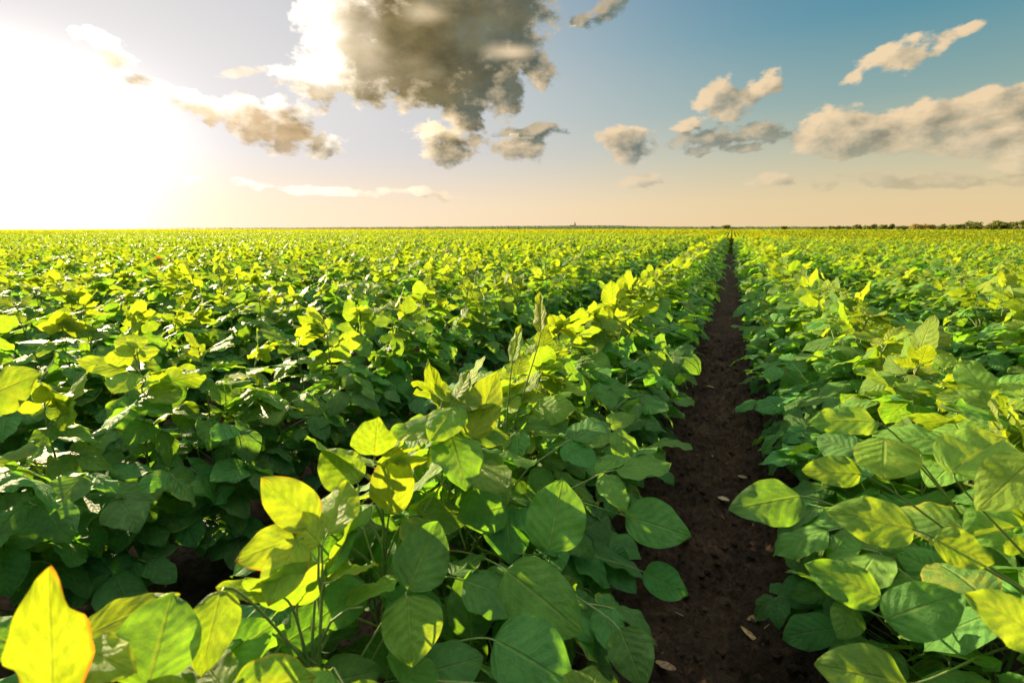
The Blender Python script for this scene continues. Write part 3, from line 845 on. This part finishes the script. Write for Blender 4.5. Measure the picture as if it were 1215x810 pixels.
# the rest of the crop, one object
def build_rest():
    rest = spots[~single]
    x, y, q = rest[:, 1], rest[:, 2], rest[:, 3]
    me = mesh_from('soybean_crop', np.stack([x, y, land(x, y)], -1), np.zeros((0, 4)))
    rot = np.where(q < 0.5, 0, math.pi) + np.sin(q * 999) * 0.35
    set_attr(me, 'turn', 'FLOAT_VECTOR', 'POINT', np.stack([0 * rot, 0 * rot, rot], -1))
    set_attr(me, 'size', 'FLOAT', 'POINT', 0.94 + 0.16 * ((q * 77.7) % 1))
    set_attr(me, 'pick', 'FLOAT', 'POINT', pick_of(rest[:, 0], q))
    g = bpy.data.node_groups.new('crop_rows', 'GeometryNodeTree')
    g.interface.new_socket('Geometry', in_out='INPUT', socket_type='NodeSocketGeometry')
    g.interface.new_socket('Geometry', in_out='OUTPUT', socket_type='NodeSocketGeometry')
    nd = g.nodes.new; lk = g.links.new
    gi, go = nd('NodeGroupInput'), nd('NodeGroupOutput')
    iop = nd('GeometryNodeInstanceOnPoints')
    g2i = nd('GeometryNodeGeometryToInstance')
    for k in sorted(PROTO_OBJ, reverse=True):
        o = nd('GeometryNodeObjectInfo'); o.transform_space = 'ORIGINAL'
        o.inputs['Object'].default_value = PROTO_OBJ[k]
        o.inputs['As Instance'].default_value = False
        lk(o.outputs['Geometry'], g2i.inputs[0])
    lk(gi.outputs[0], iop.inputs['Points'])
    lk(g2i.outputs[0], iop.inputs['Instance'])
    iop.inputs['Pick Instance'].default_value = True
    def attr(name, typ):
        a = nd('GeometryNodeInputNamedAttribute'); a.data_type = typ; a.inputs[0].default_value = name
        return [s for s in a.outputs if s.enabled][0]
    lk(attr('pick', 'FLOAT'), iop.inputs['Instance Index'])
    e2r = nd('FunctionNodeEulerToRotation'); lk(attr('turn', 'FLOAT_VECTOR'), e2r.inputs[0]); lk(e2r.outputs[0], iop.inputs['Rotation'])
    cb = nd('ShaderNodeCombineXYZ'); cb.inputs[0].default_value = 1; cb.inputs[1].default_value = 1
    lk(attr('size', 'FLOAT'), cb.inputs[2]); lk(cb.outputs[0], iop.inputs['Scale'])
    lk(iop.outputs[0], go.inputs[0])
    o = link('soybean_crop', me)
    md = o.modifiers.new('rows', 'NODES'); md.node_group = g
    me.materials.append(M_LEAF)
    tag(o, 'green soybean rows stretching away behind the nearest plants', 'crop', kind='stuff')
    print('rest of crop', len(rest))
build_rest()
# ------------------------------------------------------------------ distance
def sheet_material():
    m, N, out = mat('far_crop_canopy')
    pos = N.node('ShaderNodeNewGeometry').outputs['Position']
    p = N.sep(pos)
    n1 = N.noise(N.vmath('MULTIPLY', pos, (1, 1, 0)), 3.2, 5, 0.7)
    n2 = N.noise(N.vmath('MULTIPLY', pos, (1, 1, 0)), 0.03, 3, 0.5)
    col = N.ramp(N.math('MULTIPLY_ADD', n1, 0.7, N.math('MULTIPLY', n2, 0.3)), [
        (0.30, (0.10, 0.17, 0.015)), (0.50, (0.20, 0.27, 0.018)), (0.70, (0.28, 0.33, 0.025))])
    # soil showing between the rows
    row = N.math('FRACT', N.math('DIVIDE', N.math('SUBTRACT', p[0], (ROW_A + ROW_B) / 2 - ROW_GAP * 0.0), ROW_GAP))
    gap = N.rng(N.math('ABSOLUTE', N.math('SUBTRACT', row, 0.5)), 0.30, 0.46)
    col = N.mix(N.math('MULTIPLY', gap, N.rng(N.math('ABSOLUTE', p[0]), 4.0, 26.0, 0.92, 0.25)), col, (0.03, 0.05, 0.010))
    bs = N.node('ShaderNodeBsdfPrincipled')
    N.put(bs.inputs['Base Color'], col); bs.inputs['Roughness'].default_value = 0.8
    bs.inputs['Specular IOR Level'].default_value = 0.0
    b = N.node('ShaderNodeBump'); b.inputs['Strength'].default_value = 1.0; b.inputs['Distance'].default_value = 0.15
    N.put(b.inputs['Height'], n1); N.put(bs.inputs['Normal'], b.outputs[0])
    tl = N.node('ShaderNodeBsdfTranslucent'); N.put(tl.inputs[0], N.vmath('MULTIPLY', col, (2.6, 2.0, 0.6)))
    mx = N.node('ShaderNodeMixShader'); mx.inputs[0].default_value = 0.45
    N.put(mx.inputs[1], bs.outputs[0]); N.put(mx.inputs[2], tl.outputs[0])
    N.put(out.inputs[0], mx.outputs[0])
    return m

def build_sheet():
    A = np.radians(np.arange(-88, 45, 0.22))
    T = np.linspace(0, 1, 260)
    AA, TT = np.meshgrid(A, T, indexing='ij')
    r0 = edge_dist(np.degrees(AA)) + 1.5
    R = r0 * (520.0 / r0) ** TT
    X, Y = np.sin(AA) * R, np.cos(AA) * R
    lift = 0.02 + 0.54 * smooth((R - r0) / 5.0)
    Z = land(X, Y) + lift + (fbm2(X * 1.7, Y * 1.7, 31, 3) - 0.5) * 0.22
    n, k = AA.shape
    idx = np.arange(n * k).reshape(n, k)
    F = np.stack([idx[:-1, :-1], idx[:-1, 1:], idx[1:, 1:], idx[1:, :-1]], -1).reshape(-1, 4)
    # standing leaf sprays on top of it, set along the rows
    r = np.random.default_rng(77)
    M = 240000
    az = np.radians(r.uniform(-86, 42, M)); rr0 = edge_dist(np.degrees(az)) + 3
    R = rr0 * (480.0 / rr0) ** r.random(M)
    x, y = np.sin(az) * R, np.cos(az) * R
    M2 = 60000
    x[:M2] = r.uniform(-12, 12, M2); y[:M2] = 24 + (np.maximum(y[:M2], 30) - 24)
    ki = np.round((x - (ROW_A + ROW_B) / 2 - ROW_GAP / 2) / ROW_GAP)
    x = ki * ROW_GAP + ROW_GAP / 2 + (ROW_A + ROW_B) / 2 + r.normal(0, 0.10, M)
    s = np.where(np.arange(M) < M2, 0.09 + 0.0004 * R, 0.07 + 0.0011 * R) * r.uniform(0.6, 1.3, M)
    p = np.stack([x, y, land(x, y) + 0.50 + r.uniform(-0.12, 0.14, M)], -1)
    up = unit(np.stack([r.normal(0, 0.5, M), r.normal(0, 0.5, M), np.full(M, 1.0)], -1))
    sd = unit(np.cross(up, unit(r.normal(size=(M, 3)))))
    s = s[:, None]
    Q = np.stack([p - up * s * 0.8, p + sd * s * 0.6, p + up * s * 0.8, p - sd * s * 0.6], 1).reshape(-1, 3)
    FQ = np.arange(len(Q)).reshape(-1, 4) + n * k
    me = mesh_from('distant_crop', np.concatenate([np.stack([X, Y, Z], -1).reshape(-1, 3), Q]), np.concatenate([F, FQ]))
    me.materials.append(sheet_material())
    tag(link('distant_crop', me), 'smooth yellow green crop on the gentle rise far off', 'crop', kind='stuff')
build_sheet()

def foliage_mat(name, dark, light, sc):
    m, N, out = mat(name)
    pos = N.node('ShaderNodeNewGeometry').outputs['Position']
    oi = N.node('ShaderNodeObjectInfo').outputs['Random']
    n = N.noise(pos, sc, 4, 0.6)
    col = N.mix(N.rng(n, 0.3, 0.7), dark, light)
    col = N.vmath('SCALE', col, scale=N.math('MULTIPLY_ADD', oi, 0.6, 0.7))
    bs = N.node('ShaderNodeBsdfPrincipled'); N.put(bs.inputs['Base Color'], col); bs.inputs['Roughness'].default_value = 0.7
    tl = N.node('ShaderNodeBsdfTranslucent'); N.put(tl.inputs[0], N.vmath('MULTIPLY', col, (2.0, 1.6, 0.7)))
    mx = N.node('ShaderNodeMixShader'); mx.inputs[0].default_value = 0.35
    N.put(mx.inputs[1], bs.outputs[0]); N.put(mx.inputs[2], tl.outputs[0])
    N.put(out.inputs[0], mx.outputs[0])
    return m

def clumps(name, centres, sizes, seed, per, leaf, material):
    """foliage: small leaf-sprays scattered through a set of lobes"""
    r = np.random.default_rng(seed)
    c = np.repeat(np.array(centres, float), per, 0); s = np.repeat(np.array(sizes, float), per, 0)
    d = unit(r.normal(size=(len(c), 3)))
    p = c + d * s * (r.random((len(c), 1)) ** 0.4)
    a = unit(r.normal(size=p.shape)); b = unit(np.cross(a, r.normal(size=p.shape)))
    w = leaf * r.uniform(0.5, 1.2, (len(c), 1))
    V = np.stack([p - a * w - b * w * 0.6, p + a * w * 0.4 - b * w, p + a * w + b * w * 0.5, p - a * w * 0.4 + b * w], 1).reshape(-1, 3)
    F = np.arange(len(V)).reshape(-1, 4)
    me = mesh_from(name, V, F, False)
    me.materials.append(material)
    return me

def build_far():
    rr = np.random.default_rng(12)
    dark = foliage_mat('far_maize', (0.07, 0.11, 0.012), (0.16, 0.20, 0.018), 0.5)
    # tall dark crop along the skyline: one standing mass
    A = np.radians(np.arange(-84, 44, 0.06)); K = 7
    V, n = [], len(A)
    base_r = 372 + 14 * np.sin(A * 5)
    azd = np.degrees(A)
    h = np.interp(azd, [-84, -66, -50, -30, -22, -12, -9.5, -7, 4, 14, 44], [1.6, 1.8, 2.2, 2.9, 3.3, 3.6, 2.9, 2.7, 2.6, 2.9, 3.2])
    h = h + (fbm2(azd * 1.3, azd * 0, 5, 3) - 0.5) * 0.6 + (fbm2(azd * 9, azd * 0, 6, 2) - 0.5) * 0.35
    for j in range(K):
        t = j / (K - 1)
        R = base_r + t * 90
        top = h * math.sin(min(1, t * 3) * math.pi / 2) * (1 if j < K - 1 else 0) + rr.normal(0, 0.06, n)
        X, Y = np.sin(A) * R, np.cos(A) * R
        V.append(np.stack([X, Y, land(X, Y) + (top if 0 < j < K - 1 else -0.3)], -1))
    V = np.stack(V, 1)
    idx = np.arange(n * K).reshape(n, K)
    F = np.stack([idx[:-1, :-1], idx[:-1, 1:], idx[1:, 1:], idx[1:, :-1]], -1).reshape(-1, 4)
    me = mesh_from('tall_crop', V.reshape(-1, 3), F); me.materials.append(dark)
    tag(link('tall_crop', me), 'dark green band of taller crop along the skyline', 'crop', kind='stuff')

    # trees and bushes on the skyline
    leafm = foliage_mat('far_tree_leaves', (0.09, 0.12, 0.025), (0.19, 0.22, 0.045), 0.7)
    dry = foliage_mat('dry_bush_leaves', (0.19, 0.16, 0.05), (0.30, 0.25, 0.08), 0.7)
    bark, N, out = mat('far_bark')
    bs = N.node('ShaderNodeBsdfPrincipled'); bs.inputs['Base Color'].default_value = (0.06, 0.045, 0.03, 1); bs.inputs['Roughness'].default_value = 0.9
    N.put(out.inputs[0], bs.outputs[0])
    variants = []
    for s in range(7):
        r = np.random.default_rng(50 + s)
        nl = 15
        cen, siz = [], []
        for i in range(nl):
            a = r.uniform(0, 6.28); rad = r.uniform(0, 0.42)
            z = r.uniform(0.12, 0.84)
            cen.append((math.cos(a) * rad, math.sin(a) * rad, z)); q = r.uniform(0.12, 0.24); siz.append((q * 1.2, q * 1.2, q))
        cm = [clumps('crown', cen, siz, s, 60, 0.06, mt) for mt in (leafm, dry)]
        pl = Plant(s)
        pl.tube([(0, 0, -0.05), (0.01, 0.01, 0.25), (0.02, 0, 0.6)], [0.03, 0.022, 0.008])
        for i in range(4):
            a = r.uniform(0, 6.28); pl.tube([(0.01, 0.01, 0.2 + 0.05 * i), (math.cos(a) * 0.3, math.sin(a) * 0.3, 0.5 + 0.08 * i)], [0.014, 0.005])
        tm = pl.stem_mesh(6); tm.name = 'trunk'; tm.materials.clear(); tm.materials.append(bark)
        variants.append((cm, tm))
    # (x in the photograph, height in its pixels, width / height, dry?)
    T = []
    for (px, hp, w, dr, lab) in [
        (966, 4, 1.8, 0, 'lowest bush at the left end of the skyline tree line'), (975, 4.5, 1.7, 0, 'low bush second from the left end of the skyline tree line'),
        (985, 5, 1.6, 0, 'low dark bush left of the slightly taller one in the skyline tree line'), (996, 6, 1.4, 0, 'slightly taller bush near the left end of the skyline tree line'),
        (1007, 6, 1.5, 0, 'round bush in the left third of the skyline tree line'), (1017, 7, 1.3, 0, 'dark round tree in the left third of the skyline tree line'),
        (1027, 6.5, 1.5, 0, 'wide dark bush right of the dark round tree'), (1037, 7.5, 1.2, 0, 'upright dark tree before the middle of the skyline tree line'),
        (1048, 6, 1.6, 0, 'low wide bush between the upright tree and the dry bushes'), (1059, 6.5, 1.4, 0, 'green bush just left of the dry brown bushes'),
        (1071, 6.5, 1.5, 0, 'dark bush between the green bush and the dry brown bushes'), (1083, 8, 1.3, 1, 'dry brown bush, leftmost of three in the skyline tree line'),
        (1095, 7, 1.5, 1, 'low dry brown bush between two others on the skyline'), (1106, 7, 1.4, 1, 'dry brown bush, rightmost of three in the skyline tree line'),
        (1118, 8, 1.3, 0, 'dark tree just right of the dry brown bushes'), (1129, 7.5, 1.5, 0, 'wide dark bush second right of the dry brown bushes'),
        (1140, 7, 1.5, 0, 'low bush in the dip left of the tall skyline trees'), (1150, 11, 1.1, 0, 'tall pointed tree, leftmost of the tall skyline trees'),
        (1161, 10, 1.3, 0, 'tall broad tree second from left among the tall skyline trees'), (1171, 8, 1.4, 0, 'shorter tree in the gap between the tall skyline trees'),
        (1181, 11, 1.3, 0, 'tall round tree right of the short tree in the gap'), (1192, 10.5, 1.3, 0, 'tall dark tree left of the two at the picture edge'),
        (1203, 12, 1.2, 0, 'tallest tree of the skyline tree line'), (1213, 12, 1.2, 0, 'tall tree cut by the right picture edge')]:
        T.append((px, hp, w, dr, lab, 'skyline trees on the right'))
    for (px, hp, w, lab) in [(595, 4, 2.6, 'low distant bush well left of the church spire'), (676, 4.2, 2.4, 'distant bush touching the left side of the church spire'),
                             (694, 4.0, 2.6, 'distant bush just right of the church spire'), (706, 4.4, 2.2, 'distant bush second right of the church spire'),
                             (845, 4.6, 1.0, 'small lone tree on the skyline just left of where the furrow meets it'), (861, 4.4, 2.2, 'low bush on the skyline straight above the furrow'),
                             (930, 4.2, 2.4, 'low bush on the skyline right of the furrow')]:
        T.append((px, hp, w, 0, lab, 'lone bushes on the skyline'))
    for i, (px, hp, w, dr, lab, grp) in enumerate(T):
        d = ray(px, 270); az = math.degrees(math.atan2(d[0], d[1]))
        R = 385 if px < 950 else 365 + rr.uniform(-12, 12)
        x, y = math.sin(math.radians(az)) * R, math.cos(math.radians(az)) * R
        depth = R * math.cos(math.radians(az) + YAW)
        H = (hp * depth / FPX * 0.82 + (0.9 if px < 950 else 0.5)) * rr.uniform(0.85, 1.15)
        cm, tm = variants[i % 7]
        root = link('bush' if H < 5.2 else 'tree', None)
        root.location = (x, y, float(land(x, y)))
        root.rotation_euler = (0, 0, rr.uniform(0, 6.28)); root.scale = (H * w * 1.1, H * w * 1.1, H * 1.06)
        tag(root, lab, 'bush' if H < 5.2 else 'tree', grp)
        link('crown', cm[dr], root); link('trunk', tm, root)

    # church spire peeping over the fields
    m, N, out = mat('distant_masonry')
    bs = N.node('ShaderNodeBsdfPrincipled'); bs.inputs['Roughness'].default_value = 0.9
    pos = N.node('ShaderNodeNewGeometry').outputs['Position']
    N.put(bs.inputs['Base Color'], N.mix(N.noise(pos, 1.2, 3), (0.22, 0.19, 0.15), (0.32, 0.28, 0.22))); N.put(out.inputs[0], bs.outputs[0])
    m2, N, out = mat('distant_spire_roof')
    bs = N.node('ShaderNodeBsdfPrincipled'); bs.inputs['Roughness'].default_value = 0.8
    pos = N.node('ShaderNodeNewGeometry').outputs['Position']
    N.put(bs.inputs['Base Color'], N.mix(N.noise(pos, 1.5, 3), (0.09, 0.07, 0.06), (0.15, 0.11, 0.09))); N.put(out.inputs[0], bs.outputs[0])
    d = ray(682, 270); az = math.atan2(d[0], d[1]); R = 560.0
    root = link('church_tower', None)
    root.location = (math.sin(az) * R, math.cos(az) * R, float(land(math.sin(az) * R, math.cos(az) * R)))
    root.rotation_euler = (0, 0, 0.4)
    tag(root, 'tiny church tower with a pointed spire on the skyline', 'church tower')
    import bmesh
    def solid(name, parts, material, parent):
        bm = bmesh.new()
        for (x0, x1, y0, y1, z0, z1, taper) in parts:
            cx0, cy0 = (x0 + x1) / 2, (y0 + y1) / 2
            vs = []
            for zz, f in ((z0, 1.0), (z1, taper)):
                for (x, y) in ((x0, y0), (x1, y0), (x1, y1), (x0, y1)):
                    vs.append(bm.verts.new((cx0 + (x - cx0) * f, cy0 + (y - cy0) * f, zz)))
            bm.faces.new(vs[3::-1]); bm.faces.new(vs[4:])
            for i in range(4):
                bm.faces.new((vs[i], vs[(i + 1) % 4], vs[4 + (i + 1) % 4], vs[4 + i]))
        me = bpy.data.meshes.new(name); bm.to_mesh(me); bm.free(); me.materials.append(material)
        return link(name, me, parent)
    solid('tower_wall', [(-1.1, 1.1, -1.1, 1.1, -2, 4.6, 1.0), (-1.25, 1.25, -1.25, 1.25, 4.6, 4.85, 1.0)], m, root)
    solid('spire', [(-1.05, 1.05, -1.05, 1.05, 4.85, 9.6, 0.04)], m2, root)
    solid('nave', [(-0.9, 6.0, 1.1, 4.5, -2, 2.6, 1.0)], m, root)
    solid('nave_roof', [(-1.1, 6.2, 0.9, 4.7, 2.6, 4.0, 0.35)], m2, root)
build_far()
# ------------------------------------------------------------------ litter on the furrow
def build_litter():
    def dry_mat(name, a, b):
        m, N, out = mat(name)
        uv = N.node('ShaderNodeNewGeometry').outputs['Position']
        n = N.noise(uv, 140.0, 4)
        bs = N.node('ShaderNodeBsdfPrincipled'); N.put(bs.inputs['Base Color'], N.mix(N.rng(n, 0.35, 0.65), a, b)); bs.inputs['Roughness'].default_value = 0.75
        N.put(out.inputs[0], bs.outputs[0])
        return m
    tan_m = dry_mat('dry_tan_leaf', (0.30, 0.19, 0.07), (0.50, 0.36, 0.17))
    pale = dry_mat('pale_straw', (0.26, 0.20, 0.11), (0.42, 0.34, 0.20))
    brown = dry_mat('brown_dead_leaf', (0.16, 0.09, 0.045), (0.30, 0.19, 0.10))
    def ground_at(px, py):
        d = ray(px, py); t = (CAM_H - 0.0) / -d[2]
        return d[0] * t, d[1] * t
    def curled(name, L, W, curl, material, seed, px, py, turn, label, cat, grp=None):
        r = np.random.default_rng(seed)
        nu, nv = 8, 14
        u = np.linspace(-1, 1, nu + 1); v = np.linspace(0, 1, nv + 1)
        U, V = np.meshgrid(u, v, indexing='ij')
        hw = W / 2 * np.clip(np.sin(np.pi * np.clip(V * 0.96 + 0.02, 0, 1)), 0.03, 1) ** 0.7
        a = curl * U
        x = hw * np.sin(a) / max(curl, 1e-3)
        z = hw * (1 - np.cos(a)) / max(curl, 1e-3) + 0.12 * L * (V - 0.5) ** 2 * 2 + 0.03 * W * np.sin(V * 17 + U * 3 + seed)
        y = (V - 0.5) * L
        P = np.stack([x, y, z + 0.004], -1)
        Q = P + np.array([0, 0, 0.0012])
        n1 = P.reshape(-1, 3).shape[0]
        idx = np.arange(n1).reshape(nu + 1, nv + 1)
        F = np.stack([idx[:-1, :-1], idx[1:, :-1], idx[1:, 1:], idx[:-1, 1:]], -1).reshape(-1, 4)
        ring = np.concatenate([idx[:, 0], idx[-1, 1:], idx[-2::-1, -1], idx[0, -2:0:-1]])
        nx = np.roll(ring, -1)
        S = np.stack([ring, nx, nx + n1, ring + n1], -1)
        me = mesh_from(name, np.concatenate([P.reshape(-1, 3), Q.reshape(-1, 3)]), np.concatenate([F[:, ::-1], F + n1, S]))
        me.materials.append(material)
        o = link(name, me)
        x0, y0 = ground_at(px, py)
        o.location = (x0, y0, surf(x0, y0)); o.rotation_euler = (r.normal(0, 0.12), r.normal(0, 0.12), turn)
        tag(o, label, cat, grp)
    g = bpy.data.objects['soil_ground']
    co = np.empty(len(g.data.vertices) * 3, np.float32); g.data.vertices.foreach_get('co', co); co = co.reshape(-1, 3)
    cn = co[(np.abs(co[:, 0]) < 1.2) & (co[:, 1] > 0) & (co[:, 1] < 9)]
    def surf(x, y):
        d = np.hypot(cn[:, 0] - x, cn[:, 1] - y)
        return float(cn[d < max(0.02, d.min() + 0.006)][:, 2].max())
    curled('dry_leaf', 0.050, 0.018, 1.2, tan_m, 3, 889, 752, 0.95, 'rolled golden dry leaf lying alone on the dark furrow', 'dry leaf')
    curled('dry_leaf', 0.045, 0.026, 0.7, pale, 5, 859, 591, 1.2, 'pale flat dry leaf on the furrow beside the overhanging leaf tip', 'dry leaf')
    curled('dry_leaf', 0.035, 0.016, 0.9, brown, 6, 893, 734, -0.9, 'small dark brown leaf scrap just above the rolled golden leaf', 'dry leaf')
    curled('dry_leaf', 0.045, 0.022, 0.6, brown, 8, 881, 569, 1.0, 'reddish brown leaf scrap above the pale flat one', 'dry leaf')
    curled('dry_leaf', 0.050, 0.024, 0.6, brown, 9, 790, 793, 1.4, 'brown flat leaf scrap at the lower left of the furrow', 'dry leaf')
    curled('dry_leaf', 0.060, 0.030, 0.8, tan_m, 11, 842, 459, 1.1, 'tan dry leaf farther up the furrow', 'dry leaf')
    # bits of straw and crumbs of soil: too many to count
    r = np.random.default_rng(9)
    pl = Plant(5)
    for i in range(60):
        x = r.uniform(-0.25, 0.38); y = 0.1 + 6 * r.random() ** 1.8
        z = surf(x, y) + 0.003; a = r.uniform(0, 6.28); L = r.uniform(0.008, 0.035)
        d = np.array([math.cos(a), math.sin(a), r.normal(0, 0.15)]) * L
        w = r.uniform(0.0006, 0.0013)
        pl.tube([np.array([x, y, z]) - d / 2, np.array([x, y, z + 0.001]), np.array([x, y, z]) + d / 2 + np.array([0, 0, 0.002])], [w, w * 1.2, w * 0.6])
    me = pl.stem_mesh(4); me.name = 'straw_litter'; me.materials.clear(); me.materials.append(pale)
    tag(link('straw_litter', me), 'scattered bits of pale straw on the bare soil', 'litter', kind='stuff')
    V, F, o = [], [], 0
    ico = np.array([(0, 0, 1), (.89, 0, .45), (.28, .85, .45), (-.72, .53, .45), (-.72, -.53, .45), (.28, -.85, .45),
                    (.72, .53, -.45), (-.28, .85, -.45), (-.89, 0, -.45), (-.28, -.85, -.45), (.72, -.53, -.45), (0, 0, -1)])
    tri = np.array([(0,1,2),(0,2,3),(0,3,4),(0,4,5),(0,5,1),(1,6,2),(2,7,3),(3,8,4),(4,9,5),(5,10,1),(6,7,2),(7,8,3),(8,9,4),(9,10,5),(10,6,1),(11,7,6),(11,8,7),(11,9,8),(11,10,9),(11,6,10)])
    n = 14000
    xs = r.uniform(-0.34, 0.48, n); ys = 0.05 + 5.0 * r.random(n) ** 1.7
    zs = (fbm2(xs * 26, ys * 26, 3, 3, 0.6) - 0.5) * 0.085 + (fbm2(xs * 7, ys * 7, 8, 3) - 0.5) * 0.035 + np.maximum(vnoise2(xs * 48, ys * 48, 77) - 0.55, 0) * 0.07 + np.cos((xs - ROW_A) / 0.86 * 2 * np.pi) * 0.018
    sz = 0.0022 + 0.013 * r.random(n) ** 5
    P = ico[None] * (sz[:, None, None] * r.uniform(0.65, 1.25, (n, 12, 1))) * np.array([1, 1, 0.75])
    P = P + np.stack([xs, ys, zs], -1)[:, None]
    F = (tri[None] + (np.arange(n) * 12)[:, None, None]).reshape(-1, 3)
    me = mesh_from('soil_crumbs', P.reshape(-1, 3), F, False)
    me.materials.append(g.data.materials[0])
    tag(link('soil_crumbs', me), 'loose dark soil crumbs on the furrow floor', 'soil', kind='stuff')
build_litter()
